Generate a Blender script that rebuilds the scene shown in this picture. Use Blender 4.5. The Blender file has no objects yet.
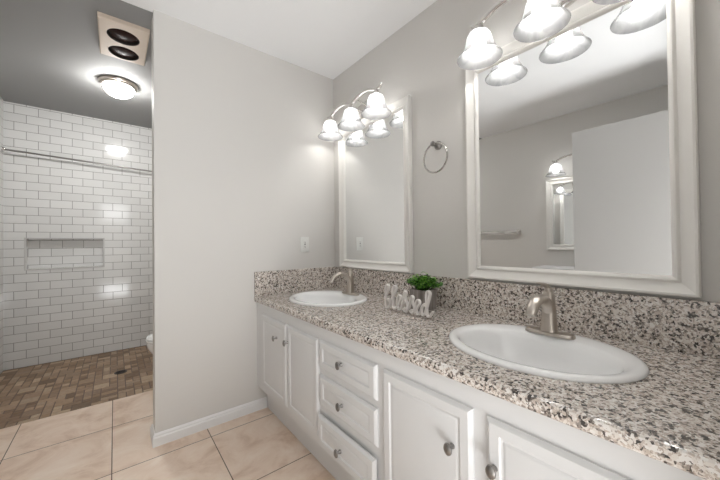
import bpy, bmesh, math, random
from mathutils import Vector, Matrix
random.seed(7)
sc = bpy.context.scene
C = sc.collection

# ---------------------------------------------------------------- camera
CAM = Vector((-1.3833, -2.0483, 1.1108))
YAW, PITCH, ROLL, FPX = 0.6763, 0.0107, -0.0114, 305.55
cd = bpy.data.cameras.new('camera'); cam = bpy.data.objects.new('camera', cd); C.objects.link(cam)
cd.sensor_fit = 'HORIZONTAL'; cd.sensor_width = 36.0; cd.lens = 36.0 * FPX / 720.0
cd.clip_start = 0.02; cd.clip_end = 60
F = Vector((math.sin(YAW) * math.cos(PITCH), math.cos(YAW) * math.cos(PITCH), math.sin(PITCH)))
R0 = Vector((math.cos(YAW), -math.sin(YAW), 0)); U0 = R0.cross(F)
R = R0 * math.cos(ROLL) + U0 * math.sin(ROLL); U = U0 * math.cos(ROLL) - R0 * math.sin(ROLL)
cam.matrix_world = Matrix(((R.x, U.x, -F.x, CAM.x), (R.y, U.y, -F.y, CAM.y), (R.z, U.z, -F.z, CAM.z), (0, 0, 0, 1)))
sc.camera = cam

# ---------------------------------------------------------------- light and exposure
sc.view_settings.view_transform = 'Standard'; sc.view_settings.look = 'None'
sc.view_settings.gamma = 1.0; sc.view_settings.use_curve_mapping = False
sc.view_settings.exposure = 1.08
BULB = 19.5            # emission strength of each vanity bulb
SHADE_GLOW = 0.0      # glow of the frosted glass itself
DOME_GLOW = 54.0        # shower ceiling light
W = bpy.data.worlds.new('world'); sc.world = W; W.use_nodes = True
W.node_tree.nodes['Background'].inputs[0].default_value = (1.0, 0.97, 0.93, 1)
W.node_tree.nodes['Background'].inputs[1].default_value = 0.9
la = bpy.data.lights.new('bedroom_fill_light', 'AREA'); la.shape = 'RECTANGLE'; la.size = 1.0; la.size_y = 1.6  # added fill lamp high in the unseen bedroom, aimed through the doorway
la.energy = 16; la.color = (0.95, 0.975, 1.0)
lo = bpy.data.objects.new('bedroom_fill_light', la); C.objects.link(lo)
lo.location = (-1.35, -3.9, 2.36); lo.rotation_euler = (math.radians(45), 0, 0)

lb = bpy.data.lights.new('bedroom_floor_fill', 'AREA'); lb.shape = 'RECTANGLE'; lb.size = 1.1; lb.size_y = 2.2  # added upward fill lamp on the unseen bedroom floor, brightens the bathroom ceiling
lb.energy = 54; lb.color = (0.95, 0.975, 1.0)
lbo = bpy.data.objects.new('bedroom_floor_fill', lb); C.objects.link(lbo)
lbo.location = (-1.22, -3.45, 0.03); lbo.rotation_euler = (math.radians(180), 0, 0)

# ---------------------------------------------------------------- materials
def newmat(name):
    m = bpy.data.materials.new(name); m.use_nodes = True
    nt = m.node_tree; return m, nt, nt.nodes['Principled BSDF']
def N(nt, kind, **kw):
    n = nt.nodes.new(kind)
    for k, v in kw.items():
        if k.startswith('_'): setattr(n, k[1:], v)
        else: n.inputs[k].default_value = v
    return n
def plain(name, col, rough=0.5, metal=0.0, bump=0.0, bscale=200, var=0.0, spec=0.5, coat=0.0):
    m, nt, b = newmat(name)
    b.inputs['Base Color'].default_value = (*col, 1); b.inputs['Roughness'].default_value = rough
    b.inputs['Metallic'].default_value = metal; b.inputs['Specular IOR Level'].default_value = spec
    b.inputs['Coat Weight'].default_value = coat
    tc = N(nt, 'ShaderNodeTexCoord')
    if bump:
        n = N(nt, 'ShaderNodeTexNoise', Scale=bscale, Detail=3.0); nt.links.new(tc.outputs['Object'], n.inputs['Vector'])
        bp = N(nt, 'ShaderNodeBump', Strength=bump, Distance=0.002); nt.links.new(n.outputs['Fac'], bp.inputs['Height'])
        nt.links.new(bp.outputs['Normal'], b.inputs['Normal'])
    if var:
        n = N(nt, 'ShaderNodeTexNoise', Scale=6.0, Detail=4.0); nt.links.new(tc.outputs['Object'], n.inputs['Vector'])
        r = N(nt, 'ShaderNodeValToRGB')
        r.color_ramp.elements[0].color = (*[c * (1 - var) for c in col], 1); r.color_ramp.elements[1].color = (*[min(1, c * (1 + var)) for c in col], 1)
        nt.links.new(n.outputs['Fac'], r.inputs[0]); nt.links.new(r.outputs[0], b.inputs['Base Color'])
    return m
M_wall = plain('wall_paint', (0.70, 0.681, 0.651), 0.62, bump=0.12, bscale=160)
M_ceil = plain('ceiling_paint', (0.90, 0.90, 0.90), 0.8, bump=0.15, bscale=120)
M_trim = plain('white_trim', (0.84, 0.835, 0.83), 0.35)
M_cab = plain('cabinet_paint', (0.75, 0.748, 0.745), 0.38, bump=0.04, bscale=60)
M_dark = plain('cabinet_shadow_gap', (0.05, 0.045, 0.04), 0.8)
M_frame = plain('mirror_frame_paint', (0.84, 0.82, 0.78), 0.32)
M_mirror = plain('mirror_silver', (0.90, 0.91, 0.91), 0.0, 1.0)
M_nickel = plain('brushed_nickel', (0.56, 0.51, 0.46), 0.3, 1.0, bump=0.05, bscale=300)
M_chrome = plain('polished_nickel', (0.72, 0.70, 0.68), 0.16, 1.0)
M_ring = plain('towel_ring_metal', (0.55, 0.53, 0.50), 0.12, 1.0)
M_pewter = plain('pewter', (0.30, 0.29, 0.28), 0.33, 1.0)
M_porc = plain('porcelain', (0.95, 0.95, 0.945), 0.08, coat=0.4)
M_plastic = plain('white_plastic', (0.80, 0.80, 0.77), 0.35)
M_slot = plain('outlet_slot', (0.12, 0.11, 0.10), 0.6)
M_beige = plain('beige_enamel', (0.68, 0.57, 0.47), 0.45)
M_lens = plain('dark_heat_lamp', (0.022, 0.007, 0.005), 0.4, spec=0.12)
M_well = plain('dark_lamp_well', (0.03, 0.025, 0.022), 0.4)
M_drain = plain('drain_metal', (0.06, 0.05, 0.05), 0.4, 0.7)
M_sign = plain('whitewashed_wood', (0.88, 0.84, 0.81), 0.6, var=0.12)
M_door = plain('door_paint', (0.55, 0.54, 0.525), 0.45)

def granite():
    m, nt, b = newmat('granite'); L = nt.links.new
    tc = N(nt, 'ShaderNodeTexCoord')
    nz = N(nt, 'ShaderNodeTexNoise', Scale=90.0, Detail=2.0); L(tc.outputs['Object'], nz.inputs['Vector'])
    mx = N(nt, 'ShaderNodeMix', _data_type='VECTOR'); mx.inputs['Factor'].default_value = 0.012
    L(tc.outputs['Object'], mx.inputs[4]); L(nz.outputs['Color'], mx.inputs[5])
    v = N(nt, 'ShaderNodeTexVoronoi', Scale=165.0, Randomness=1.0); L(mx.outputs[1], v.inputs['Vector'])
    sep = N(nt, 'ShaderNodeSeparateColor'); L(v.outputs['Color'], sep.inputs[0])
    big = N(nt, 'ShaderNodeTexNoise', Scale=60.0, Detail=3.0, Roughness=0.6); L(tc.outputs['Object'], big.inputs['Vector'])
    ma = N(nt, 'ShaderNodeMath', _operation='MULTIPLY_ADD'); ma.inputs[1].default_value = 1.3; ma.inputs[2].default_value = -0.65
    L(big.outputs['Fac'], ma.inputs[0])
    ad = N(nt, 'ShaderNodeMath', _operation='ADD'); L(sep.outputs[0], ad.inputs[0]); L(ma.outputs[0], ad.inputs[1])
    r = N(nt, 'ShaderNodeValToRGB'); cr = r.color_ramp; cr.interpolation = 'CONSTANT'
    cols = [(0.0, (0.05, 0.042, 0.037)), (0.10, (0.15, 0.122, 0.105)), (0.19, (0.32, 0.28, 0.25)), (0.33, (0.58, 0.495, 0.43)),
            (0.50, (0.76, 0.705, 0.65)), (0.75, (0.49, 0.405, 0.34)), (0.85, (0.83, 0.795, 0.755))]
    cr.elements[0].position, cr.elements[0].color = cols[0][0], (*cols[0][1], 1)
    cr.elements[1].position, cr.elements[1].color = cols[1][0], (*cols[1][1], 1)
    for p, c in cols[2:]:
        e = cr.elements.new(p); e.color = (*c, 1)
    L(ad.outputs[0], r.inputs[0]); L(r.outputs[0], b.inputs['Base Color'])
    b.inputs['Roughness'].default_value = 0.14; b.inputs['Specular IOR Level'].default_value = 0.9
    return m
M_granite = granite()

def subway(axis):
    m, nt, b = newmat('white_subway_tile'); L = nt.links.new
    tc = N(nt, 'ShaderNodeTexCoord'); sp = N(nt, 'ShaderNodeSeparateXYZ'); L(tc.outputs['Object'], sp.inputs[0])
    cb = N(nt, 'ShaderNodeCombineXYZ')
    a = N(nt, 'ShaderNodeMath', _operation='ADD'); a.inputs[1].default_value = 5.0 * 0.157 * 4 + 2.027 - 0.0785 * 0
    L(sp.outputs['XY'.index(axis)], a.inputs[0]); L(a.outputs[0], cb.inputs[0]); L(sp.outputs[2], cb.inputs[1])
    br = N(nt, 'ShaderNodeTexBrick', _offset=0.5, _offset_frequency=2)
    for k, v in (('Scale', 1.0), ('Mortar Size', 0.0021), ('Mortar Smooth', 0.1), ('Bias', 0.0), ('Brick Width', 0.157), ('Row Height', 0.0782)):
        br.inputs[k].default_value = v
    br.inputs['Color1'].default_value = (0.72, 0.72, 0.71, 1); br.inputs['Color2'].default_value = (0.78, 0.78, 0.77, 1)
    br.inputs['Mortar'].default_value = (0.27, 0.26, 0.25, 1)
    L(cb.outputs[0], br.inputs['Vector']); L(br.outputs['Color'], b.inputs['Base Color'])
    inv = N(nt, 'ShaderNodeMath', _operation='SUBTRACT'); inv.inputs[0].default_value = 1.0; L(br.outputs['Fac'], inv.inputs[1])
    bp = N(nt, 'ShaderNodeBump', Strength=0.5, Distance=0.002); L(inv.outputs[0], bp.inputs['Height'])
    L(bp.outputs['Normal'], b.inputs['Normal'])
    rr = N(nt, 'ShaderNodeMapRange'); rr.inputs[3].default_value = 0.10; rr.inputs[4].default_value = 0.8
    L(br.outputs['Fac'], rr.inputs[0]); L(rr.outputs[0], b.inputs['Roughness'])
    return m
M_tileX = subway('X'); M_tileY = subway('Y')

def floor_tile():
    m, nt, b = newmat('beige_stone_tile'); L = nt.links.new
    tc = N(nt, 'ShaderNodeTexCoord')
    ad = N(nt, 'ShaderNodeVectorMath', _operation='ADD'); ad.inputs[1].default_value = (1.845 + 0.4475 * 8, -0.382 + 0.4925 * 10, 0)
    L(tc.outputs['Object'], ad.inputs[0])
    br = N(nt, 'ShaderNodeTexBrick', _offset=0.0, _offset_frequency=1)
    for k, v in (('Scale', 1.0), ('Mortar Size', 0.0022), ('Mortar Smooth', 0.0), ('Brick Width', 0.4475), ('Row Height', 0.4925)):
        br.inputs[k].default_value = v
    br.inputs['Color1'].default_value = (0, 0, 0, 1); br.inputs['Color2'].default_value = (1, 1, 1, 1); br.inputs['Mortar'].default_value = (0.5, 0.5, 0.5, 1)
    L(ad.outputs[0], br.inputs['Vector'])
    # each tile gets its own veining: shift the noise by the tile's random shade
    sh = N(nt, 'ShaderNodeVectorMath', _operation='MULTIPLY'); sh.inputs[1].default_value = (7.0, 3.0, 5.0); L(br.outputs['Color'], sh.inputs[0])
    a2 = N(nt, 'ShaderNodeVectorMath', _operation='ADD'); L(ad.outputs[0], a2.inputs[0]); L(sh.outputs[0], a2.inputs[1])
    mp = N(nt, 'ShaderNodeMapping'); mp.inputs['Scale'].default_value = (1.0, 1.25, 1.0); mp.inputs['Rotation'].default_value = (0, 0, 0.5)
    L(a2.outputs[0], mp.inputs[0])
    n1 = N(nt, 'ShaderNodeTexNoise', Scale=4.2, Detail=9.0, Roughness=0.66, Distortion=0.7); L(mp.outputs[0], n1.inputs['Vector'])
    r = N(nt, 'ShaderNodeValToRGB'); cr = r.color_ramp
    cr.elements[0].position = 0.28; cr.elements[0].color = (0.60, 0.42, 0.30, 1)
    cr.elements[1].position = 0.74; cr.elements[1].color = (0.92, 0.80, 0.69, 1)
    e = cr.elements.new(0.5); e.color = (0.81, 0.65, 0.525, 1)
    L(n1.outputs['Fac'], r.inputs[0])
    mx = N(nt, 'ShaderNodeMix', _data_type='RGBA'); mx.inputs[7].default_value = (0.13, 0.085, 0.055, 1)
    L(br.outputs['Fac'], mx.inputs[0]); L(r.outputs[0], mx.inputs[6]); L(mx.outputs[2], b.inputs['Base Color'])
    b.inputs['Roughness'].default_value = 0.42
    inv = N(nt, 'ShaderNodeMath', _operation='SUBTRACT'); inv.inputs[0].default_value = 1.0; L(br.outputs['Fac'], inv.inputs[1])
    bp = N(nt, 'ShaderNodeBump', Strength=0.4, Distance=0.002); L(inv.outputs[0], bp.inputs['Height']); L(bp.outputs['Normal'], b.inputs['Normal'])
    return m
M_floor = floor_tile()

def mosaic_mat():
    m, nt, b = newmat('brown_stone_mosaic'); L = nt.links.new
    at = N(nt, 'ShaderNodeAttribute', _attribute_name='tile_tint')
    tc = N(nt, 'ShaderNodeTexCoord'); n = N(nt, 'ShaderNodeTexNoise', Scale=40.0, Detail=4.0); L(tc.outputs['Object'], n.inputs['Vector'])
    hs = N(nt, 'ShaderNodeMapRange'); hs.inputs[3].default_value = 0.65; hs.inputs[4].default_value = 1.35; L(n.outputs['Fac'], hs.inputs[0])
    mu = N(nt, 'ShaderNodeVectorMath', _operation='SCALE'); L(at.outputs['Color'], mu.inputs[0]); L(hs.outputs[0], mu.inputs['Scale'])
    L(mu.outputs[0], b.inputs['Base Color']); b.inputs['Roughness'].default_value = 0.5
    return m
M_mosaic = mosaic_mat()

def glow(name, col, strength):
    m, nt, b = newmat(name); nt.nodes.remove(b)
    e = N(nt, 'ShaderNodeEmission'); e.inputs[0].default_value = (*col, 1); e.inputs[1].default_value = strength
    nt.links.new(e.outputs[0], nt.nodes['Material Output'].inputs[0]); return m
M_bulb = glow('lit_bulb', (1.0, 0.985, 0.96), BULB)
M_dome = glow('lit_dome_glass', (1.0, 0.99, 0.97), DOME_GLOW)
def shade_mat():
    m, nt, b = newmat('frosted_shade_glass'); nt.nodes.remove(b); L = nt.links.new
    tc = N(nt, 'ShaderNodeTexCoord'); n = N(nt, 'ShaderNodeTexNoise', Scale=18.0, Detail=3.0, Distortion=1.0); L(tc.outputs['Object'], n.inputs['Vector'])
    r = N(nt, 'ShaderNodeValToRGB'); r.color_ramp.elements[0].position = 0.35; r.color_ramp.elements[0].color = (0.42, 0.423, 0.43, 1)
    r.color_ramp.elements[1].position = 0.6; r.color_ramp.elements[1].color = (0.54, 0.54, 0.54, 1); L(n.outputs['Fac'], r.inputs[0])
    d = N(nt, 'ShaderNodeBsdfDiffuse'); t = N(nt, 'ShaderNodeBsdfTranslucent'); L(r.outputs[0], d.inputs[0]); L(r.outputs[0], t.inputs[0])
    m1 = N(nt, 'ShaderNodeMixShader'); m1.inputs[0].default_value = 0.62; L(d.outputs[0], m1.inputs[1]); L(t.outputs[0], m1.inputs[2])
    g = N(nt, 'ShaderNodeBsdfGlossy', Roughness=0.15); fr = N(nt, 'ShaderNodeFresnel', IOR=1.45)
    m2 = N(nt, 'ShaderNodeMixShader'); L(fr.outputs[0], m2.inputs[0]); L(m1.outputs[0], m2.inputs[1]); L(g.outputs[0], m2.inputs[2])
    e = N(nt, 'ShaderNodeEmission'); L(r.outputs[0], e.inputs[0]); e.inputs[1].default_value = SHADE_GLOW
    tr = N(nt, 'ShaderNodeBsdfTransparent'); m3 = N(nt, 'ShaderNodeMixShader'); m3.inputs[0].default_value = 0.30; L(m2.outputs[0], m3.inputs[1]); L(tr.outputs[0], m3.inputs[2])
    a = N(nt, 'ShaderNodeAddShader'); L(m3.outputs[0], a.inputs[0]); L(e.outputs[0], a.inputs[1])
    L(a.outputs[0], nt.nodes['Material Output'].inputs[0]); return m
M_shade = shade_mat()
def pot_mat():
    m, nt, b = newmat('weathered_grey_pot'); L = nt.links.new
    tc = N(nt, 'ShaderNodeTexCoord'); mp = N(nt, 'ShaderNodeMapping'); mp.inputs['Scale'].default_value = (60, 60, 6); L(tc.outputs['Object'], mp.inputs[0])
    n = N(nt, 'ShaderNodeTexNoise', Scale=1.0, Detail=4.0); L(mp.outputs[0], n.inputs['Vector'])
    r = N(nt, 'ShaderNodeValToRGB'); r.color_ramp.elements[0].position = 0.3; r.color_ramp.elements[0].color = (0.20, 0.175, 0.155, 1)
    r.color_ramp.elements[1].position = 0.7; r.color_ramp.elements[1].color = (0.42, 0.38, 0.35, 1); L(n.outputs['Fac'], r.inputs[0])
    L(r.outputs[0], b.inputs['Base Color']); b.inputs['Roughness'].default_value = 0.7; return m
M_pot = pot_mat()
def leaf_mat():
    m, nt, b = newmat('green_leaf'); L = nt.links.new
    at = N(nt, 'ShaderNodeAttribute', _attribute_name='tile_tint')
    L(at.outputs['Color'], b.inputs['Base Color']); b.inputs['Roughness'].default_value = 0.45
    return m
M_leaf = leaf_mat()
M_soil = plain('potting_soil', (0.05, 0.035, 0.025), 0.95)

# ---------------------------------------------------------------- helpers
def link(name, bm, mat, parent=None, smooth=True, angle=35):
    """bmesh in world coordinates -> ONE mesh object, origin at the parent's base"""
    bmesh.ops.recalc_face_normals(bm, faces=bm.faces)
    me = bpy.data.meshes.new(name)
    if parent is not None:
        bmesh.ops.translate(bm, verts=bm.verts, vec=-Vector(parent['_w']))
    bm.to_mesh(me); bm.free()
    mats = mat if isinstance(mat, (list, tuple)) else [mat]
    for q in mats: me.materials.append(q)
    if smooth:
        me.polygons.foreach_set('use_smooth', [True] * len(me.polygons)); me.set_sharp_from_angle(angle=math.radians(angle))
    o = bpy.data.objects.new(name, me); C.objects.link(o)
    if parent is not None:
        o['_w'] = list(parent['_w']); o.parent = parent
    return o
def struct(name, bm, mat, label=None, smooth=False):
    o = link(name, bm, mat, None, smooth); o['kind'] = 'structure'
    return o
def thing(name, label, cat, loc, group=None):
    o = bpy.data.objects.new(name, None); C.objects.link(o); o.empty_display_size = 0.05
    o.location = loc; o['_w'] = list(loc); o['label'] = label; o['category'] = cat
    if group: o['group'] = group
    return o
def single(o, label, cat, group=None):
    o['label'] = label; o['category'] = cat
    if group: o['group'] = group
    return o
def box(bm, x0, x1, y0, y1, z0, z1, bev=0.0, seg=2):
    b2 = bmesh.new() if bev else bm
    vs = [b2.verts.new((x, y, z)) for x in (x0, x1) for y in (y0, y1) for z in (z0, z1)]
    for f in ((0, 1, 3, 2), (4, 6, 7, 5), (0, 4, 5, 1), (2, 3, 7, 6), (0, 2, 6, 4), (1, 5, 7, 3)):
        b2.faces.new([vs[i] for i in f])
    if bev:
        bmesh.ops.bevel(b2, geom=b2.edges[:], offset=bev, segments=seg, profile=0.5, affect='EDGES')
        merge(bm, b2)
    return bm
def merge(bm, b2):
    mp = {}
    for v in b2.verts: mp[v] = bm.verts.new(v.co)
    for f in b2.faces:
        try: nf = bm.faces.new([mp[v] for v in f.verts]); nf.material_index = f.material_index
        except ValueError: pass
    b2.free()
def Box(*a, bev=0.0, seg=2): return box(bmesh.new(), *a, bev=bev, seg=seg)
def quad(bm, *pts):
    return bm.faces.new([bm.verts.new(p) for p in pts])
def loft(bm, rings, closed=True, cap0=True, cap1=True):
    """rings: lists of points of equal length"""
    R = [[bm.verts.new(p) for p in r] for r in rings]
    n = len(R[0])
    for a, b in zip(R, R[1:]):
        for i in range(n if closed else n - 1):
            j = (i + 1) % n
            bm.faces.new((a[i], a[j], b[j], b[i]))
    if cap0: bm.faces.new(R[0][::-1])
    if cap1: bm.faces.new(R[-1])
    return bm
def lathe(bm, prof, origin, axis='z', n=32, sx=1.0, sy=1.0, cap0=True, cap1=True, sh=None):
    rings = []
    for k, (r, h) in enumerate(prof):
        ring = []
        for i in range(n):
            t = 2 * math.pi * i / n; a, b = r * math.cos(t) * sx, r * math.sin(t) * sy
            if sh: a += sh[k]
            p = {'z': (a, b, h), 'x': (h, a, b), 'y': (a, h, b)}[axis]
            ring.append(Vector(origin) + Vector(p))
        rings.append(ring)
    return loft(bm, rings, True, cap0, cap1)
def tube(bm, pts, rad, n=10, cap=True, closed=False, flat=None):
    pts = [Vector(p) for p in pts]; m = len(pts)
    rads = rad if isinstance(rad, (list, tuple)) else [rad] * m
    rings = []; prev = None
    for i, p in enumerate(pts):
        if closed: t = pts[(i + 1) % m] - pts[i - 1]
        else: t = pts[min(i + 1, m - 1)] - pts[max(i - 1, 0)]
        t.normalize()
        if prev is None:
            ref = Vector((0, 0, 1)) if abs(t.z) < 0.9 else Vector((1, 0, 0))
            u = ref - t * ref.dot(t)
        else: u = prev - t * prev.dot(t)
        u.normalize(); prev = u; w = t.cross(u)
        r = rads[i]; r = r if isinstance(r, tuple) else (r, r)
        rings.append([p + u * (math.cos(2 * math.pi * k / n) * r[0]) + w * (math.sin(2 * math.pi * k / n) * r[1]) for k in range(n)])
    if closed: rings.append(rings[0]); loft(bm, rings, True, False, False); bmesh.ops.remove_doubles(bm, verts=bm.verts, dist=1e-6)
    else: loft(bm, rings, True, cap, cap)
    return bm
def spline(ctrl, k=8, closed=False):
    P = [Vector(c) for c in ctrl]; out = []; n = len(P)
    for i in range(n if closed else n - 1):
        g = (lambda q: P[q % n]) if closed else (lambda q: P[max(0, min(n - 1, q))])
        a, b, c, d = g(i - 1), g(i), g(i + 1), g(i + 2)
        for s in range(k):
            t = s / k
            out.append(0.5 * ((2 * b) + (c - a) * t + (2 * a - 5 * b + 4 * c - d) * t * t + (3 * b - a - 3 * c + d) * t ** 3))
    if not closed: out.append(P[-1])
    return out
def sphere(bm, c, rx, ry, rz, n=20, m=12):
    rings = []
    for j in range(1, m):
        ph = math.pi * j / m
        rings.append([(c[0] + rx * math.sin(ph) * math.cos(2 * math.pi * i / n), c[1] + ry * math.sin(ph) * math.sin(2 * math.pi * i / n), c[2] + rz * math.cos(ph)) for i in range(n)])
    b2 = bmesh.new(); loft(b2, rings, True, False, False)
    b2.verts.ensure_lookup_table()
    t = b2.verts.new((c[0], c[1], c[2] + rz)); b = b2.verts.new((c[0], c[1], c[2] - rz)); b2.verts.ensure_lookup_table()
    for i in range(n):
        b2.faces.new((t, b2.verts[i], b2.verts[(i + 1) % n])); k = (m - 2) * n
        b2.faces.new((b, b2.verts[k + (i + 1) % n], b2.verts[k + i]))
    merge(bm, b2); return bm
def dup(root, name, label, shift, group=None):
    r = root.copy(); C.objects.link(r); r.name = name
    r.location = Vector(root.location) + Vector(shift); r['label'] = label
    if group: r['group'] = group
    for ch in list(root.children):
        c = ch.copy(); C.objects.link(c); c.parent = r
        for g in list(ch.children):
            d = g.copy(); C.objects.link(d); d.parent = c
    return r

# ================================================================ SETTING
H = 2.44; XL = -2.33; XS = -2.168; PE = -1.211; PT = 0.12; YB = 2.121; YE = -2.12; XT = -0.42
def prism(pts, z0, z1):
    bm = bmesh.new(); loft(bm, [[(x, y, z0) for x, y in pts], [(x, y, z1) for x, y in pts]]); return bm
struct('floor', Box(XL - 0.1, 0.1, -2.6, 0.80, -0.08, 0.0), M_floor)
struct('ceiling', Box(XL - 0.1, 0.1, YE - 0.1, 0.03, H, H + 0.1), M_ceil)
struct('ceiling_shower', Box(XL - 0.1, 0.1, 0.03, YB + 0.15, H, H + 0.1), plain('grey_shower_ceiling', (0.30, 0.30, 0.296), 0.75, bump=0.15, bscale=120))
struct('wall_right', Box(0.0, 0.1, YE, PT, 0, H), M_wall)
struct('wall_partition', Box(PE, 0.0, 0.0, PT, 0, H), M_wall)
struct('wall_left', Box(XL - 0.1, XL, YE, 0.80, 0, H), M_wall)
struct('wall_toilet', Box(XT, XT + 0.1, PT, YB + 0.1, 0, H), M_wall)
struct('wall_shower_left', Box(XL - 0.1, XS, 0.80, YB + 0.1, 0, H), M_tileY)
bm = bmesh.new()                                     # entry wall around the doorway
DX0, DX1, DH = -1.60, -0.82, 2.02
box(bm, XL - 0.1, DX0, YE - 0.12, YE, 0, H); box(bm, DX1, 0.1, YE - 0.12, YE, 0, H); box(bm, DX0, DX1, YE - 0.12, YE, DH, H)
struct('wall_entry', bm, M_wall)
# the bedroom beyond the doorway
HY = -5.6
struct('floor_bedroom', Box(-3.2, 0.9, HY, -2.6, -0.08, 0.0), plain('bedroom_carpet', (0.55, 0.50, 0.44), 0.95, bump=0.4, bscale=400))
struct('ceiling_bedroom', Box(-3.2, 0.9, HY, YE - 0.1, H, H + 0.1), M_ceil)
struct('wall_bedroom_far', Box(-3.2, 0.9, HY - 0.1, HY, 0, H), M_wall)
struct('wall_bedroom_left', Box(-3.3, -3.2, HY, YE - 0.12, 0, H), M_wall)
struct('wall_bedroom_right', Box(0.9, 1.0, HY, YE - 0.12, 0, H), M_wall)
struct('wall_bedroom_near', box(Box(-3.2, XL - 0.1, YE - 0.12, YE - 0.02, 0, H), 0.1, 0.9, YE - 0.12, YE - 0.02, 0, H), M_wall)
# tiled back wall with its shampoo niche
NX0, NX1, NZ0, NZ1, ND = -2.029, -1.479, 0.905, 1.186, 0.07
bm = bmesh.new()
xs = [XS - 0.1, NX0, NX1, XT + 0.1]; zs = [0, NZ0, NZ1, H]
for i in range(3):
    for j in range(3):
        if i == 1 and j == 1: continue
        quad(bm, (xs[i], YB, zs[j]), (xs[i + 1], YB, zs[j]), (xs[i + 1], YB, zs[j + 1]), (xs[i], YB, zs[j + 1]))
yb = YB + ND
quad(bm, (NX0, yb, NZ0), (NX1, yb, NZ0), (NX1, yb, NZ1), (NX0, yb, NZ1))
sides = [quad(bm, (NX0, YB, NZ0), (NX1, YB, NZ0), (NX1, yb, NZ0), (NX0, yb, NZ0)), quad(bm, (NX0, YB, NZ1), (NX0, yb, NZ1), (NX1, yb, NZ1), (NX1, YB, NZ1)),
         quad(bm, (NX0, YB, NZ0), (NX0, yb, NZ0), (NX0, yb, NZ1), (NX0, YB, NZ1)), quad(bm, (NX1, YB, NZ0), (NX1, YB, NZ1), (NX1, yb, NZ1), (NX1, yb, NZ0))]
for f in sides: f.material_index = 1
b2 = bmesh.new(); box(b2, xs[0], xs[3], YB + ND + 0.02, YB + ND + 0.06, 0, H); merge(bm, b2)
bmesh.ops.remove_doubles(bm, verts=bm.verts, dist=1e-5)
M_tileplain = plain('white_tile_trim', (0.75, 0.745, 0.735), 0.12)
struct('wall_shower_back', bm, [M_tileX, M_tileplain])
# niche edging
bm = bmesh.new()
for a in ((NX0 - 0.012, NX1 + 0.012, NZ0 - 0.012, NZ0), (NX0 - 0.012, NX1 + 0.012, NZ1, NZ1 + 0.012), (NX0 - 0.012, NX0, NZ0, NZ1), (NX1, NX1 + 0.012, NZ0, NZ1)):
    box(bm, a[0], a[1], YB - 0.004, YB, a[2], a[3])
struct('trim_1', bm, plain('niche_edging', (0.55, 0.545, 0.535), 0.3))

# mosaic shower floor: squares and double tiles laid in a random bond
def mosaic():
    bm = bmesh.new(); lay = bm.loops.layers.float_color.new('tile_tint')
    u = 0.050; nx = int((XT - XS) / u) + 1; ny = int((YB - 0.80) / u) + 1
    used = set(); rnd = random.Random(3)
    pal = [(0.38, 0.265, 0.175), (0.32, 0.22, 0.14), (0.25, 0.165, 0.105), (0.43, 0.32, 0.22), (0.35, 0.25, 0.17), (0.29, 0.20, 0.135), (0.20, 0.13, 0.08)]
    for j in range(ny):
        for i in range(nx):
            if (i, j) in used: continue
            w, d = rnd.choice([(1, 1), (1, 1), (1, 1), (1, 2), (2, 1), (2, 2)])
            cells = [(i + a, j + b) for a in range(w) for b in range(d)]
            if any(c in used for c in cells): w = d = 1; cells = [(i, j)]
            used.update(cells); g = 0.0028
            x0, x1 = XS + i * u + g, min(XS + (i + w) * u - g, XT - 0.001); y0, y1 = 0.80 + j * u + g, min(0.80 + (j + d) * u - g, YB - 0.004)
            if x1 - x0 < 0.006 or y1 - y0 < 0.006: continue
            c = rnd.choice(pal); s = rnd.uniform(0.85, 1.15); b2 = len(bm.faces)
            e = 0.0015
            lo = [bm.verts.new(p) for p in ((x0, y0, -0.004), (x1, y0, -0.004), (x1, y1, -0.004), (x0, y1, -0.004))]
            hi = [bm.verts.new(p) for p in ((x0 + e, y0 + e, 0.0), (x1 - e, y0 + e, 0.0), (x1 - e, y1 - e, 0.0), (x0 + e, y1 - e, 0.0))]
            fs = [bm.faces.new(hi)] + [bm.faces.new((lo[k], lo[(k + 1) % 4], hi[(k + 1) % 4], hi[k])) for k in range(4)]
            for f in fs:
                for l in f.loops: l[lay] = (c[0] * s, c[1] * s, c[2] * s, 1)
    nf = len(bm.faces)
    fs = set(bm.faces)
    box(bm, XS - 0.1, XT + 0.1, 0.80, YB + 0.1, -0.08, -0.0025)
    for f in bm.faces:
        if f not in fs:
            for l in f.loops: l[lay] = (0.15, 0.10, 0.068, 1)
    return bm
struct('floor_shower', mosaic(), M_mosaic)

# baseboards: a stepped profile (out from wall, height)
BB = [(0, 0), (0.013, 0), (0.013, 0.046), (0.009, 0.052), (0.009, 0.060), (0.003, 0.069), (0, 0.069)]
def board(path, close=False):
    """path of (x, y) with outward offset dir per vertex ((ox, oy))"""
    bm = bmesh.new()
    loft(bm, [[(x + ox * d, y + oy * d, z) for d, z in BB] for (x, y), (ox, oy) in path]); return bm
struct('baseboard_partition', board([((-0.576, 0.0), (0, -1)), ((PE, 0.0), (-1, -1)), ((PE, PT), (-1, 1)), ((XT, PT), (0, 1))]), M_trim)
struct('baseboard_left', board([((XL, YE), (1, 0)), ((XL, 0.79), (1, 0))]), M_trim)
struct('baseboard_entry', board([((XL + 0.014, YE), (0, 1)), ((DX0 - 0.07, YE), (0, 1))]), M_trim)
# door casing on the room side
bm = bmesh.new()
box(bm, DX0 - 0.065, DX0 - 0.006, YE, YE + 0.014, 0, DH + 0.06, bev=0.003); box(bm, DX1 + 0.0, DX1 + 0.035, YE, YE + 0.014, 0, DH + 0.06, bev=0.003)
box(bm, DX0 - 0.006, DX1, YE, YE + 0.014, DH, DH + 0.06, bev=0.003)
struct('trim_2', bm, M_trim)
d1 = struct('door_1', Box(-1.635, -1.60, -2.10, -1.183, 0.012, 2.005, bev=0.002), M_door)

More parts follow.
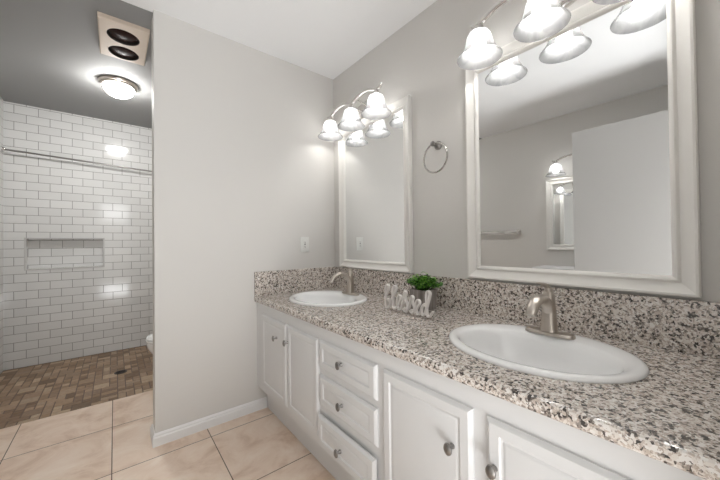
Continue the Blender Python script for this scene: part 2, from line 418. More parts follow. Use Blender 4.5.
# ================================================================ VANITY CABINET
XF, XD = -0.638, -0.652                # face frame front, door front
van = thing('vanity_cabinet', 'long white double vanity cabinet with raised-panel doors under the granite counter', 'cabinet', (-0.31, -1.05, 0.0))
CT, CB = 0.764, 0.728                  # counter top and underside
bm = bmesh.new()
Y1 = -0.002; Y0 = YE + 0.004
# face frame with real openings behind doors and drawers
openD = (-1.184, -0.8495)
box(bm, XF, XF + 0.02, Y0, Y1, 0.652, CB)                # top rail
box(bm, XF, XF + 0.02, Y0, Y1, 0.165, 0.224)              # bottom rail
for a, b in ((-0.1361, Y1), (-0.5002, -0.4608), (-0.8495, -0.7954), (-1.2726, -1.184), (-1.6662, -1.5776), (Y0, -1.965)): box(bm, XF, XF + 0.02, a, b, 0.224, 0.652)
for z, hh in ((0.352, 0.030), (0.524, 0.022)): box(bm, XF, XF + 0.02, openD[0], openD[1], z - hh, z + hh)
box(bm, XF + 0.02, -0.003, Y0, Y0 + 0.016, 0.165, CB); box(bm, XF + 0.02, -0.003, Y1 - 0.016, Y1, 0.165, CB)   # sides
box(bm, XF + 0.02, -0.003, Y0, Y1, 0.165, 0.181)          # bottom
link('body', bm, M_cab, van, smooth=False)
bm = Box(-0.574, -0.557, Y0, -0.006, 0.001, 0.165); link('toe_kick', bm, M_cab, van, smooth=False)
def panel(y0, y1, z0, z1, x=XD, th=0.0138):
    """door or drawer front facing -X: eased outer edge, flat border, routed step, flat field"""
    bm = bmesh.new(); xb = x + th
    steps = [(0.0, xb), (0.0, x + 0.009), (0.003, x + 0.005), (0.010, x), (0.034, x), (0.038, x + 0.0045), (0.043, x + 0.0055), (0.048, x + 0.003), (0.052, x + 0.0025)]
    loft(bm, [[(xx, y0 + i, z0 + i), (xx, y1 - i, z0 + i), (xx, y1 - i, z1 - i), (xx, y0 + i, z1 - i)] for i, xx in steps]); return bm
def knob(par, y, z, x=XD):
    bm = bmesh.new()
    lathe(bm, [(0.008, 0.002), (0.0075, -0.002), (0.005, -0.006), (0.005, -0.014), (0.008, -0.017)], (x, y, z), 'x', 16)
    lathe(bm, [(0.0055, -0.014), (0.0125, -0.016), (0.0155, -0.0195), (0.0145, -0.023), (0.009, -0.0265), (0.002, -0.028)], (x, y, z), 'x', 20, sx=0.85, sy=1.12)
    link('knob', bm, M_pewter, par)
dz0, dz1 = 0.2097, 0.6672
for y0, y1, ky, kz in ((-0.4706, -0.1194, -0.352, 0.567), (-0.8091, -0.4874, -0.497, 0.575), (-1.5954, -1.25, -1.536, 0.543), (-1.986, -1.6357, -1.659, 0.551)):
    d = link('door', panel(y0, y1, dz0, dz1), M_cab, van, angle=20)
    knob(d, ky, kz)
for k, (z0, z1) in enumerate(((0.5393, 0.6692), (0.372, 0.5098), (0.1929, 0.3327))):
    x = XD - (0.011 if k == 2 else 0.0)
    d = link('drawer', panel(-1.2155, -0.82, z0, z1, x), M_cab, van, angle=20)
    knob(d, -1.003, (0.608, 0.439, 0.255)[k], x)
    bm = Box(x + 0.0142, -0.15, -1.1791, -0.8544, max(z0 + 0.014, 0.228), z1 - 0.020)
    link('drawer_box', bm, M_cab, d, smooth=False)

# ================================================================ COUNTERTOP
ct = thing('countertop', 'speckled beige and black granite vanity countertop with backsplash', 'countertop', (-0.33, -1.06, CB))
SK = [(-0.335, -0.408), (-0.322, -1.618)]; SA, SB = 0.228, 0.277
def slab():
    bm = bmesh.new(); xe = -0.640
    def loop(pts, z):
        vs = [bm.verts.new((x, y, z)) for x, y in pts]; return [bm.edges.new((vs[i], vs[(i + 1) % len(vs)])) for i in range(len(vs))], vs
    for z in (CT, CB):
        ed = []
        e, v0 = loop([(xe, Y0), (-0.001, Y0), (-0.001, Y1), (xe, Y1)], z); ed += e
        holes = []
        for cx, cy in SK:
            e, v = loop([(cx + (SA - 0.03) * math.cos(t * math.pi / 24), cy + (SB - 0.03) * math.sin(t * math.pi / 24)) for t in range(48)], z); ed += e; holes.append(v)
        bmesh.ops.triangle_fill(bm, use_beauty=True, use_dissolve=False, edges=ed)
        if z == CT: top = [v0] + holes
        else: bot = [v0] + holes
    for a, b in zip(top, bot):
        for i in range(len(a)):
            j = (i + 1) % len(a)
            if a is top[0] and i == 3: continue
            bm.faces.new((a[i], a[j], b[j], b[i]))
    prof = [(xe, CB), (-0.650, CB), (-0.6545, CB + 0.003), (-0.657, CB + 0.009), (-0.657, CT - 0.010), (-0.6545, CT - 0.004), (-0.650, CT - 0.001), (xe, CT)]
    loft(bm, [[(x, Y0, z) for x, z in prof], [(x, Y1, z) for x, z in prof]], True, True, True)
    return bm
link('slab', slab(), M_granite, ct, smooth=True, angle=30)
bz = 0.926
bm = Box(-0.020, -0.001, Y0, Y1, CT, bz, bev=0.0015); link('backsplash', bm, M_granite, ct, smooth=False)
bm = Box(-0.655, -0.0205, -0.0205, Y1, CT, bz, bev=0.0015); link('side_splash', bm, M_granite, ct, smooth=False)

# ================================================================ SINKS AND FAUCETS
def make_sink(cx, cy, label):
    s = thing('sink', label, 'sink', (cx, cy, CT), 'drop-in sinks')
    bm = bmesh.new(); z = CT
    #        ax      ay      shift   z
    prof = [(SA, SB, 0, 0.0005), (SA + 0.001, SB + 0.001, 0, 0.005), (SA - 0.003, SB - 0.003, 0, 0.011), (SA - 0.012, SB - 0.012, 0, 0.0135), (SA - 0.026, SB - 0.024, -0.002, 0.0125),
            (SA - 0.054, SB - 0.036, -0.020, 0.010), (SA - 0.062, SB - 0.046, -0.024, 0.003), (SA - 0.068, SB - 0.058, -0.026, -0.018), (SA - 0.076, SB - 0.076, -0.026, -0.055),
            (SA - 0.095, SB - 0.108, -0.024, -0.092), (SA - 0.130, SB - 0.160, -0.02, -0.118), (0.045, 0.05, -0.015, -0.130), (0.022, 0.022, -0.012, -0.134)]
    n = 64
    rings = [[(cx + sh + a * math.cos(2 * math.pi * i / n), cy + b * math.sin(2 * math.pi * i / n), z + dz) for i in range(n)] for a, b, sh, dz in prof]
    # close the underside so the bowl has thickness
    under = [(0.022, 0.022, -0.012, -0.142), (SA - 0.128, SB - 0.158, -0.02, -0.127), (SA - 0.088, SB - 0.100, -0.024, -0.098), (SA - 0.064, SB - 0.066, -0.024, -0.05), (SA - 0.056, SB - 0.046, -0.018, -0.004), (SA - 0.04, SB - 0.036, 0, 0.0004)]
    rings += [[(cx + sh + a * math.cos(2 * math.pi * i / n), cy + b * math.sin(2 * math.pi * i / n), z + dz) for i in range(n)] for a, b, sh, dz in under]
    rings.append(rings[0]); loft(bm, rings, True, False, False); bmesh.ops.remove_doubles(bm, verts=bm.verts, dist=1e-6)
    link('basin', bm, M_porc, s, angle=60)
    bm = bmesh.new(); lathe(bm, [(0.0215, z - 0.141), (0.0215, z - 0.134), (0.026, z - 0.132), (0.022, z - 0.1305), (0.012, z - 0.131), (0.012, z - 0.128), (0.002, z - 0.127)], (cx - 0.012, cy, 0), 'z', 20)
    link('drain', bm, M_chrome, s)
    return s
sA = make_sink(*SK[0], 'white oval drop-in sink at the partition wall end of the counter')
sB = make_sink(*SK[1], 'white oval drop-in sink below the large mirror')
def make_faucet(cx, cy, label):
    z = CT + 0.0115
    f = thing('faucet', label, 'faucet', (cx, cy, z), 'brushed nickel faucets')
    bm = bmesh.new(); n = 40
    def so(a, b, zz, e=3.2):
        out = []
        for i in range(n):
            t = 2 * math.pi * i / n; c, s = math.cos(t), math.sin(t)
            out.append((cx + a * math.copysign(abs(c) ** (2 / e), c), cy + b * math.copysign(abs(s) ** (2 / e), s), zz))
        return out
    loft(bm, [so(0.026, 0.080, z), so(0.026, 0.080, z + 0.006), so(0.024, 0.078, z + 0.010), so(0.020, 0.074, z + 0.012)]); link('base_plate', bm, M_nickel, f)
    # tapering body, rectangular-round section, leaning forward into the spout
    bm = bmesh.new()
    secs = [(0.0, 0.012, 0.025, 0.0275), (0.0, 0.030, 0.022, 0.025), (0.001, 0.070, 0.020, 0.0225), (0.001, 0.110, 0.018, 0.020), (0.0, 0.138, 0.017, 0.018), (0.0, 0.150, 0.014, 0.015), (0.0, 0.155, 0.008, 0.009)]
    rings = []
    for dx, dz, a, b in secs:
        rings.append([(x + dx, y, zz) for x, y, zz in so(a, b, z + dz, 3.0)])
    loft(bm, rings); link('body', bm, M_nickel, f, angle=50)
    bm = bmesh.new()
    path = spline([(cx - 0.002, cy, z + 0.075), (cx - 0.022, cy, z + 0.112), (cx - 0.055, cy, z + 0.134), (cx - 0.098, cy, z + 0.136), (cx - 0.132, cy, z + 0.117), (cx - 0.150, cy, z + 0.090)], 6)
    m = len(path) - 1
    rad = [(0.0150 - 0.003 * i / m, 0.0185 + 0.004 * math.sin(i / m * 3.14) - 0.002 * i / m) for i in range(m + 1)]
    tube(bm, path, rad, 16); link('spout', bm, M_nickel, f, angle=50)
    bm = bmesh.new(); lathe(bm, [(0.013, z + 0.153), (0.0135, z + 0.162), (0.012, z + 0.168), (0.004, z + 0.171)], (cx, cy, 0), 'z', 20)
    path = spline([(cx + 0.004, cy, z + 0.166), (cx - 0.02, cy, z + 0.173), (cx - 0.046, cy, z + 0.184), (cx - 0.062, cy, z + 0.188)], 5); m = len(path) - 1
    tube(bm, path, [(0.006 - 0.003 * i / m, 0.008 + 0.011 * (i / m)) for i in range(m + 1)], 12); link('lever', bm, M_nickel, f, angle=50)
    return f
make_faucet(-0.168, -0.425, 'brushed nickel single-lever faucet on the sink beside the partition wall')
make_faucet(-0.160, -1.610, 'brushed nickel single-lever faucet on the sink below the large mirror')

# ================================================================ MIRRORS
FP = [(d * 1.07, h) for d, h in [(0, 0.0), (0, 0.024), (0.003, 0.030), (0.009, 0.030), (0.013, 0.026), (0.038, 0.016), (0.041, 0.019), (0.046, 0.021), (0.051, 0.018), (0.055, 0.012), (0.058, 0.006), (0.058, 0.0)]]
def make_mirror(x, nx, y0, y1, z0, z1, label):
    """on wall x, facing nx"""
    g = 0.0015
    t = thing('framed_mirror', label, 'mirror', (x, (y0 + y1) / 2, z0), 'white framed mirrors')
    bm = bmesh.new(); cs = []
    for (a, b), (sa, sb) in (((y0, z0), (1, 1)), ((y1, z0), (-1, 1)), ((y1, z1), (-1, -1)), ((y0, z1), (1, -1))):
        cs.append([(x + nx * (h + g), a + sa * d, b + sb * d) for d, h in FP])
    cs.append(cs[0]); loft(bm, cs, True, False, False); bmesh.ops.remove_doubles(bm, verts=bm.verts, dist=1e-6)
    link('frame', bm, M_frame, t, angle=25)
    bm = bmesh.new(); w = 0.057; bv = 0.018
    def rect(d, h): return [(x + nx * (h + g), y0 + d, z0 + d), (x + nx * (h + g), y1 - d, z0 + d), (x + nx * (h + g), y1 - d, z1 - d), (x + nx * (h + g), y0 + d, z1 - d)]
    loft(bm, [rect(w, 0.001), rect(w, 0.00745), rect(0.058 + bv, 0.0075)]); link('glass', bm, M_mirror, t, smooth=False)
    return t
make_mirror(0.0, -1, -0.832, -0.103, 0.930, 1.985, 'tall white framed mirror nearest the partition corner')
make_mirror(0.0, -1, -1.972, -1.203, 0.936, 1.985, 'large white framed mirror above the nearer sink')
make_mirror(XL, 1, -1.45, -0.724, 1.014, 1.775, 'small white framed mirror on the opposite wall, seen in reflection')

# ================================================================ VANITY LIGHTS
def make_light(x, nx, ys, zb, label):
    """three downward bell shades on a wavy bar; ys from far to near, zb = bar height"""
    mid = ys[1]; a = 0.130
    t = thing('vanity_light', label, 'wall light', (x, mid, zb), 'three-shade vanity lights')
    X = lambda d: x + nx * d
    bm = bmesh.new(); n = 36
    def ov(s, d): return [(X(d), mid + 0.115 * s * math.cos(2 * math.pi * i / n), zb + 0.050 * s * math.sin(2 * math.pi * i / n)) for i in range(n)]
    loft(bm, [ov(1.0, 0.001), ov(1.0, 0.010), ov(0.93, 0.017), ov(0.80, 0.020)]); link('backplate', bm, M_chrome, t)
    for s in (-1, 1):
        bm = bmesh.new(); tube(bm, spline([(X(0.016), mid + s * 0.045, zb), (X(0.055), mid + s * 0.045, zb + 0.012), (X(0.095), mid + s * 0.050, zb + 0.02), (X(a), mid + s * 0.055, zb + 0.026)], 5), 0.006, 10)
        link('arm', bm, M_chrome, t)
    # wavy bar
    bm = bmesh.new(); up = 1 if ys[0] > ys[2] else -1
    d = (ys[0] - ys[1])
    ctrl = [(ys[0] + 0.035 * up, 0.008), (ys[0] - 0.005 * up, 0.001), (ys[0] - 0.07 * up, 0.026), (ys[0] - 0.13 * up, 0.035), (ys[0] - 0.19 * up, 0.028), (ys[1], 0.002),
            (ys[1] - 0.07 * up, 0.026), (ys[1] - 0.13 * up, 0.035), (ys[1] - 0.19 * up, 0.028), (ys[2], 0.004), (ys[2] - 0.03 * up, 0.006), (ys[2] - 0.055 * up, 0.022)]
    path = spline([(X(a), y, zb + z) for y, z in ctrl], 6); m = len(path) - 1
    tube(bm, path, [0.0055 + 0.0050 * min(1, i / 8, (m - i) / 6) for i in range(m + 1)], 12); link('wavy_bar', bm, M_chrome, t)
    for y in ys:
        zt = zb - 0.006
        bm = bmesh.new(); lathe(bm, [(0.008, zt + 0.008), (0.012, zt), (0.021, zt - 0.006), (0.024, zt - 0.014), (0.024, zt - 0.026), (0.020, zt - 0.028)], (X(a), y, 0), 'z', 20); link('socket_cup', bm, M_chrome, t)
        z0 = zt - 0.022
        out = [(0.022, 0), (0.034, -0.004), (0.045, -0.014), (0.052, -0.030), (0.056, -0.048), (0.0605, -0.064), (0.067, -0.080), (0.0755, -0.096), (0.086, -0.110), (0.094, -0.1185), (0.093, -0.1210)]
        inn = [(r - 0.0035, h - 0.0005) for r, h in out[:-1]][::-1]
        inn[-1] = (0.0185, -0.003)
        bm = bmesh.new(); prof = [(r, z0 + h) for r, h in out + inn]
        lathe(bm, prof + [prof[0]], (X(a), y, 0), 'z', 40, cap0=False, cap1=False); bmesh.ops.remove_doubles(bm, verts=bm.verts, dist=1e-6)
        sh = link('shade', bm, M_shade, t, angle=60)
        bm = bmesh.new(); lathe(bm, [(0.012, z0 + 0.004), (0.0135, z0 - 0.020), (0.02, z0 - 0.034), (0.0275, z0 - 0.051), (0.030, z0 - 0.067), (0.0275, z0 - 0.081), (0.020, z0 - 0.091), (0.009, z0 - 0.096), (0.001, z0 - 0.097)], (X(a), y, 0), 'z', 20)
        link('bulb', bm, M_bulb, sh)
    return t
make_light(0.0, -1, (-0.150, -0.405, -0.660), 2.052, 'three-shade wall light above the tall mirror by the partition')
make_light(0.0, -1, (-1.340, -1.590, -1.840), 2.068, 'three-shade wall light above the large mirror')
make_light(XL, 1, (-0.860, -1.110, -1.360), 1.940, 'three-shade wall light on the opposite wall, seen in reflection')

# ================================================================ ACCESSORIES
tr = thing('towel_ring', 'round nickel towel ring on the wall between the two mirrors', 'towel ring', (0, -1.02, 1.64))
bm = bmesh.new(); lathe(bm, [(0.024, -0.001), (0.024, -0.007), (0.017, -0.012), (0.011, -0.018), (0.0105, -0.045), (0.014, -0.050), (0.014, -0.056), (0.006, -0.060)], (0, -1.022, 1.640), 'x', 20); link('mount', bm, M_pewter, tr)
bm = bmesh.new(); tube(bm, [(-0.050, -1.035 + 0.076 * math.cos(2 * math.pi * i / 48), 1.562 + 0.078 * math.sin(2 * math.pi * i / 48)) for i in range(48)], 0.0050, 10, closed=True); link('ring', bm, M_ring, tr)

ol = thing('wall_outlet', 'white electrical outlet on the partition wall above the counter', 'outlet', (-0.274, 0, 1.05))
link('cover_plate', Box(-0.3095, -0.2385, -0.006, -0.0005, 1.050, 1.163, bev=0.002), M_plastic, ol)
bm = Box(-0.290, -0.258, -0.0085, -0.006, 1.074, 1.139, bev=0.0008); rc = link('receptacle', bm, M_plastic, ol)
for zz in (1.092, 1.122):
    bm = bmesh.new()
    box(bm, -0.2805, -0.2785, -0.0089, -0.0084, zz - 0.004, zz + 0.005); box(bm, -0.2705, -0.2685, -0.0089, -0.0084, zz - 0.004, zz + 0.005); box(bm, -0.276, -0.272, -0.0089, -0.0084, zz - 0.011, zz - 0.007)
    link('socket_slots', bm, M_slot, rc, smooth=False)
bm = Box(-0.280, -0.268, -0.0095, -0.0084, 1.1045, 1.1095); link('reset_button', bm, M_slot, rc, smooth=False)

# potted plant
pt = thing('potted_plant', 'leafy green plant in a ribbed grey square pot on the counter', 'plant', (-0.12, -0.9995, CT))
px0, px1, py0, py1 = -0.168, -0.072, -1.052, -0.947
bm = bmesh.new()
def potring(z, s, inset=0.0):
    pts = []; k = 13; cx, cy = (px0 + px1) / 2, (py0 + py1) / 2; hx, hy = (px1 - px0) / 2 * s - inset, (py1 - py0) / 2 * s - inset
    for side in range(4):
        for i in range(k * 2):
            u = -1 + 2 * i / (k * 2); bump = 0.0022 if (i % 2 and not inset) else 0.0
            x, y = [(hx + bump, u * hy), (-u * hx, hy + bump), (-hx - bump, -u * hy), (u * hx, -hy - bump)][side]
            pts.append((cx + x, cy + y, z))
    return pts
loft(bm, [potring(CT + 0.001, 0.93), potring(CT + 0.100, 1.0), potring(CT + 0.103, 0.995), potring(CT + 0.103, 1.0, 0.005), potring(CT + 0.088, 0.99, 0.005)])
pot = link('pot', bm, M_pot, pt, angle=20)
bm = Box(px0 + 0.006, px1 - 0.006, py0 + 0.006, py1 - 0.006, CT + 0.089, CT + 0.094); link('soil', bm, M_soil, pot, smooth=False)
def foliage():
    bm = bmesh.new(); lay = bm.loops.layers.float_color.new('tile_tint'); rnd = random.Random(11)
    cx, cy, zb = (px0 + px1) / 2, (py0 + py1) / 2, CT + 0.093
    pal = [(0.08, 0.25, 0.03), (0.15, 0.41, 0.045), (0.25, 0.55, 0.08), (0.36, 0.66, 0.14), (0.05, 0.17, 0.025)]
    def leaf(p, d, up, L, Wd, c):
        d = d.normalized(); s = d.cross(up); s = s.normalized() if s.length > 1e-4 else Vector((1, 0, 0)); n = s.cross(d)
        prof = [(0, 0.0, 0), (0.25, 0.42, 0.05), (0.55, 0.5, 0.04), (0.82, 0.3, -0.03), (1, 0, -0.12)]
        mid = [bm.verts.new(p + d * L * t + n * L * h) for t, w, h in prof]
        lf = [bm.verts.new(p + d * L * t + s * Wd * w + n * (L * h + Wd * w * 0.35)) for t, w, h in prof[1:-1]]
        rt = [bm.verts.new(p + d * L * t - s * Wd * w + n * (L * h + Wd * w * 0.35)) for t, w, h in prof[1:-1]]
        fs = []
        for side in (lf, rt):
            fs.append(bm.faces.new((mid[0], mid[1], side[0])))
            for i in range(2): fs.append(bm.faces.new((mid[i + 1], mid[i + 2], side[i + 1], side[i])))
            fs.append(bm.faces.new((mid[3], mid[4], side[2])))
        for f in fs:
            for l in f.loops: l[lay] = (*c, 1)
    for k in range(84):
        th = rnd.uniform(0, 2 * math.pi); rr = math.sqrt(rnd.random())
        tip = Vector((cx + 0.062 * rr * math.cos(th), cy + 0.112 * rr * math.sin(th), zb + 0.012 + 0.078 * (1 - 0.62 * rr * rr) * rnd.uniform(0.55, 1.05)))
        if tip.x > -0.034: tip.x = -0.034 - rnd.random() * 0.015
        base = Vector((cx + 0.03 * rr * math.cos(th), cy + 0.03 * rr * math.sin(th), zb))
        nf = len(bm.faces); have = set(bm.faces)
        tube(bm, [base, base.lerp(tip, 0.5) + Vector((0, 0, 0.01)), tip], 0.0012, 5)
        for f in bm.faces:
            if f not in have:
                for l in f.loops: l[lay] = (0.05, 0.14, 0.02, 1)
        for q in range(9):
            t = 0.45 + 0.55 * q / 8; p = base.lerp(tip, t) + Vector((0, 0, 0.02 * t * (1 - t)))
            a = rnd.uniform(0, 2 * math.pi); d = Vector((math.cos(a), math.sin(a), rnd.uniform(-0.15, 0.75)))
            c = rnd.choice(pal); s = rnd.uniform(0.85, 1.2)
            if p.x + d.normalized().x * 0.02 > -0.024: d.x = -abs(d.x)
            leaf(p, d, Vector((rnd.uniform(-.3, .3), rnd.uniform(-.3, .3), 1)), rnd.uniform(0.016, 0.025), rnd.uniform(0.010, 0.016), (c[0] * s, c[1] * s, c[2] * s))
    return bm
link('foliage', foliage(), M_leaf, pt, angle=80)

# cursive wooden word sign
def word():
    bm = bmesh.new()
    # strokes in (u, w): u runs along the counter towards the room door, w is height, metres
    b = [(-0.002, 0.050), (0.010, 0.072), (0.026, 0.098), (0.030, 0.118), (0.019, 0.126), (0.008, 0.112), (0.006, 0.080), (0.007, 0.024), (0.014, 0.004), (0.030, 0.006), (0.038, 0.024), (0.032, 0.044), (0.020, 0.050), (0.034, 0.046), (0.048, 0.052)]
    l = [(0.048, 0.052), (0.066, 0.076), (0.080, 0.102), (0.082, 0.120), (0.070, 0.125), (0.060, 0.110), (0.058, 0.070), (0.060, 0.020), (0.070, 0.004), (0.084, 0.014)]
    e = [(0.084, 0.014), (0.100, 0.036), (0.114, 0.058), (0.112, 0.076), (0.100, 0.078), (0.092, 0.058), (0.092, 0.022), (0.102, 0.004), (0.116, 0.012)]
    s = [(0.116, 0.012), (0.130, 0.056), (0.142, 0.102), (0.152, 0.096), (0.146, 0.070), (0.158, 0.042), (0.160, 0.016), (0.146, 0.003), (0.132, 0.012), (0.146, 0.020), (0.166, 0.022)]
    s2 = [(0.166, 0.022), (0.176, 0.054), (0.186, 0.086), (0.196, 0.078), (0.191, 0.058), (0.202, 0.036), (0.202, 0.014), (0.190, 0.003), (0.178, 0.012), (0.192, 0.018), (0.208, 0.018)]
    e2 = [(0.208, 0.018), (0.222, 0.036), (0.235, 0.054), (0.232, 0.070), (0.220, 0.070), (0.213, 0.050), (0.214, 0.018), (0.224, 0.004), (0.238, 0.012)]
    d = [(0.238, 0.012), (0.250, 0.044), (0.266, 0.060), (0.274, 0.050), (0.258, 0.054), (0.246, 0.034), (0.248, 0.010), (0.262, 0.006), (0.276, 0.040), (0.292, 0.092), (0.296, 0.114), (0.285, 0.122), (0.276, 0.106), (0.276, 0.060), (0.278, 0.012), (0.290, 0.002), (0.304, 0.018), (0.312, 0.030)]
    path = b + l[1:] + e[1:] + s[1:] + s2[1:] + e2[1:] + d[1:]
    pts = spline([(-0.268, -0.866 - u, CT + 0.0062 + w * 0.97) for u, w in path], 5)
    # ribbon-like strokes: sawn wood, deeper than they are wide
    rings = []; prev = None; m = len(pts)
    dep, wd = 0.009, 0.0042
    for i in range(m):
        t = (pts[min(i + 1, m - 1)] - pts[max(i - 1, 0)]).normalized(); nrm = Vector((1, 0, 0)).cross(t).normalized()
        p = pts[i]; X = Vector((1, 0, 0)); r = []
        for a in range(12):
            c, s_ = math.cos(2 * math.pi * a / 12), math.sin(2 * math.pi * a / 12); ee = 0.55
            r.append(p + nrm * wd * math.copysign(abs(c) ** ee, c) + X * dep * math.copysign(abs(s_) ** ee, s_))
        rings.append(r)
    loft(bm, rings)
    return bm
o = link('word_sign', word(), M_sign, None, angle=50)
single(o, 'whitewashed cursive wooden word sign standing before the potted plant', 'sign')

# ================================================================ SHOWER AND TOILET AREA
dm = thing('ceiling_light', 'round frosted dome light on the shower ceiling', 'ceiling light', (-1.355, 1.115, H))
bm = bmesh.new(); lathe(bm, [(0.128, H - 0.001), (0.130, H - 0.010), (0.124, H - 0.022), (0.112, H - 0.026), (0.112, H - 0.036), (0.104, H - 0.038), (0.098, H - 0.03)], (-1.355, 1.115, 0), 'z', 40); link('rim', bm, M_nickel, dm)
bm = bmesh.new(); lathe(bm, [(0.100, H - 0.031), (0.100, H - 0.045), (0.094, H - 0.066), (0.078, H - 0.087), (0.052, H - 0.101), (0.022, H - 0.108), (0.003, H - 0.109)], (-1.355, 1.115, 0), 'z', 40); link('dome', bm, M_dome, dm)

ht = thing('ceiling_heater', 'beige ceiling heater plate with two dark round heat lamps', 'heater', (-1.337, 0.415, H))
hx0, hx1, hy0, hy1 = -1.458, -1.212, 0.205, 0.640
def heater_plate():
    bm = bmesh.new(); lo, hi = H - 0.030, H - 0.001
    cs = [(-1.338, 0.340), (-1.333, 0.538)]; r = 0.082
    ed = []; hol = []
    def loop(pts, z):
        vs = [bm.verts.new((x, y, z)) for x, y in pts]
        return [bm.edges.new((vs[i], vs[(i + 1) % len(vs)])) for i in range(len(vs))], vs
    e, v0 = loop([(hx0 + 0.006, hy0 + 0.006), (hx1 - 0.006, hy0 + 0.006), (hx1 - 0.006, hy1 - 0.006), (hx0 + 0.006, hy1 - 0.006)], lo); ed += e
    for cx, cy in cs:
        e, v = loop([(cx + r * math.cos(i * math.pi / 18), cy + r * math.sin(i * math.pi / 18)) for i in range(36)], lo); ed += e; hol.append(v)
    bmesh.ops.triangle_fill(bm, use_beauty=True, use_dissolve=False, edges=ed)
    mid = [bm.verts.new(p) for p in ((hx0, hy0, lo + 0.006), (hx1, hy0, lo + 0.006), (hx1, hy1, lo + 0.006), (hx0, hy1, lo + 0.006))]
    top = [bm.verts.new((v.co.x, v.co.y, hi)) for v in mid]
    for a, b in ((v0, mid), (mid, top)):
        for i in range(4): bm.faces.new((a[i], a[(i + 1) % 4], b[(i + 1) % 4], b[i]))
    bm.faces.new(top)
    for h in hol:
        up = [bm.verts.new((v.co.x, v.co.y, hi - 0.003)) for v in h]
        for i in range(36):
            f = bm.faces.new((h[i], h[(i + 1) % 36], up[(i + 1) % 36], up[i])); f.material_index = 1
        f = bm.faces.new(up); f.material_index = 1
    return bm, cs
bm, cs = heater_plate(); link('plate', bm, [M_beige, M_well], ht, smooth=False)
for cx, cy in cs:
    bm = bmesh.new(); lathe(bm, [(0.045, H - 0.005), (0.062, H - 0.009), (0.070, H - 0.014), (0.066, H - 0.019), (0.048, H - 0.023), (0.02, H - 0.026), (0.002, H - 0.0265)], (cx, cy, 0), 'z', 30); link('heat_lamp', bm, M_lens, ht)

rd = thing('shower_rod', 'thin metal shower curtain rod across the tiled wall', 'curtain rod', (-1.3, 2.06, 1.95))
Yr = 2.06; zl, zr = 1.988, 1.914
bm = bmesh.new(); tube(bm, [(XS + 0.006, Yr, zl), (XT - 0.006, Yr, zr)], 0.008, 12); link('rod', bm, M_pewter, rd)
for x, s, z in ((XS, 1, zl), (XT, -1, zr)):
    bm = bmesh.new(); lathe(bm, [(0.026, s * 0.001), (0.026, s * 0.006), (0.016, s * 0.014), (0.013, s * 0.022)], (x, Yr, z), 'x', 20); link('flange', bm, M_chrome, rd)

dr = bmesh.new(); lathe(dr, [(0.046, 0.0005), (0.046, 0.003), (0.042, 0.004), (0.036, 0.0025), (0.002, 0.0025)], (-1.345, 1.385, 0), 'z', 28)
for k in range(-3, 4): box(dr, -1.345 - 0.032, -1.345 + 0.032, 1.385 + k * 0.009 - 0.002, 1.385 + k * 0.009 + 0.002, 0.0026, 0.0038)
single(link('floor_drain', dr, M_drain), 'small dark round drain set in the brown mosaic shower floor', 'drain')

# toilet, its tank against the alcove's right wall, bowl towards the passage
TY = 0.745
tl = thing('toilet', 'white toilet mostly hidden behind the partition wall edge', 'toilet', (-0.75, TY, 0))
def tring(xf, xb, hw, z, n=40):
    """egg outline: rounded front at xf, flatter back at xb"""
    out = []; xm = xb + (xf - xb) * 0.42
    for i in range(n):
        t = 2 * math.pi * i / n; c, s = math.cos(t), math.sin(t)
        x = xm + (xf - xm) * c if c > 0 else xm - (xb - xm) * (-c) ** 0.7 * -1
        out.append((x, TY + hw * math.copysign(abs(s) ** 0.9, s), z))
    return out
bm = bmesh.new()
loft(bm, [tring(-0.98, -0.52, 0.105, 0.001), tring(-0.985, -0.52, 0.108, 0.02), tring(-0.975, -0.53, 0.095, 0.08), tring(-1.00, -0.54, 0.10, 0.16), tring(-1.106, -0.55, 0.13, 0.23), tring(-1.171, -0.56, 0.165, 0.30), tring(-1.196, -0.57, 0.180, 0.345), tring(-1.201, -0.57, 0.183, 0.375), tring(-1.196, -0.57, 0.18, 0.385)])
link('bowl', bm, M_porc, tl, angle=60)
bm = bmesh.new(); loft(bm, [tring(-1.196, -0.64, 0.182, 0.386), tring(-1.206, -0.64, 0.187, 0.392), tring(-1.206, -0.64, 0.187, 0.402), tring(-1.199, -0.64, 0.183, 0.406)]); link('seat', bm, M_porc, tl, angle=60)
bm = bmesh.new(); loft(bm, [tring(-1.196, -0.64, 0.182, 0.408), tring(-1.204, -0.64, 0.186, 0.414), tring(-1.199, -0.64, 0.184, 0.424), tring(-1.166, -0.64, 0.168, 0.432), tring(-1.02, -0.66, 0.11, 0.436)]); link('lid', bm, M_porc, tl, angle=60)
link('tank', Box(-0.615, -0.430, TY - 0.215, TY + 0.215, 0.386, 0.715, bev=0.018, seg=3), M_porc, tl)
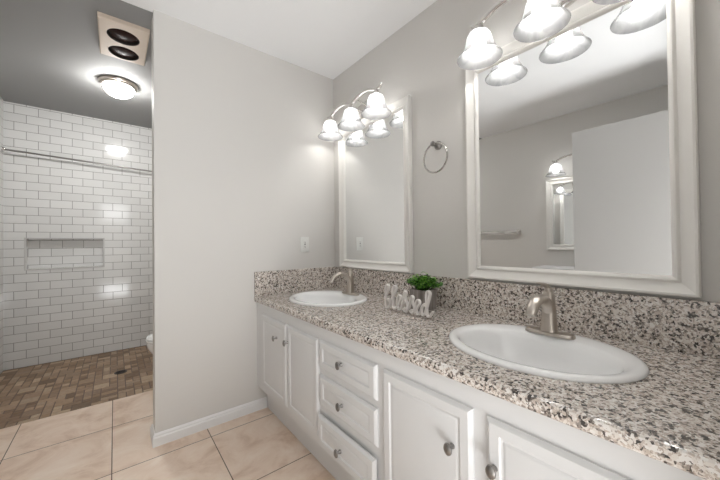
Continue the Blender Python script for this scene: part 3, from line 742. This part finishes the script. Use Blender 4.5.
link('tank_lid', Box(-0.622, -0.425, TY - 0.222, TY + 0.222, 0.716, 0.752, bev=0.010, seg=3), M_porc, tl)
bm = bmesh.new(); lathe(bm, [(0.014, 0), (0.014, -0.008), (0.006, -0.01)], (-0.6145, TY - 0.15, 0.66), 'x', 16); tube(bm, [(-0.623, TY - 0.15, 0.66), (-0.627, TY - 0.12, 0.657), (-0.627, TY - 0.08, 0.652)], 0.005, 8); link('flush_lever', bm, M_chrome, tl)

# ================================================================ OPPOSITE WALL (seen in the large mirror)
tb = thing('towel_bar', 'straight chrome towel bar on the opposite wall, seen in reflection', 'towel bar', (XL, -0.15, 1.22))
bm = bmesh.new(); box(bm, XL + 0.040, XL + 0.056, -0.425, 0.19, 1.203, 1.237, bev=0.004); link('bar', bm, M_chrome, tb)
for y in (-0.43, 0.195):
    bm = bmesh.new(); box(bm, XL + 0.001, XL + 0.010, y - 0.022, y + 0.022, 1.192, 1.248, bev=0.003); box(bm, XL + 0.010, XL + 0.060, y - 0.012, y + 0.012, 1.200, 1.240, bev=0.003); link('post', bm, M_chrome, tb)
cb = thing('side_cabinet', 'low white cabinet below the opposite mirror, only its top edge reflected', 'cabinet', (XL, -1.1, 0))
link('body', Box(XL + 0.004, XL + 0.40, -1.44, -0.745, 0.002, 0.82, bev=0.002), M_cab, cb)
link('top', Box(XL + 0.002, XL + 0.42, -1.455, -0.728, 0.821, 0.842, bev=0.003), M_trim, cb)
for y0, y1, ky in ((-1.43, -1.098, -1.13), (-1.088, -0.755, -1.055)):
    bm = panel(y0, y1, 0.10, 0.79, -0.018, 0.017)
    for v in bm.verts: v.co.x = XL + 0.40 - v.co.x
    d = link('door', bm, M_cab, cb, angle=20)
    bm = bmesh.new(); sphere(bm, (XL + 0.434, ky, 0.62), 0.012, 0.012, 0.014); lathe(bm, [(0.005, 0.417), (0.005, 0.425)], (XL, ky, 0.62), 'x', 12); link('knob', bm, M_pewter, d)

for o in bpy.data.objects:
    if '_w' in o: del o['_w']
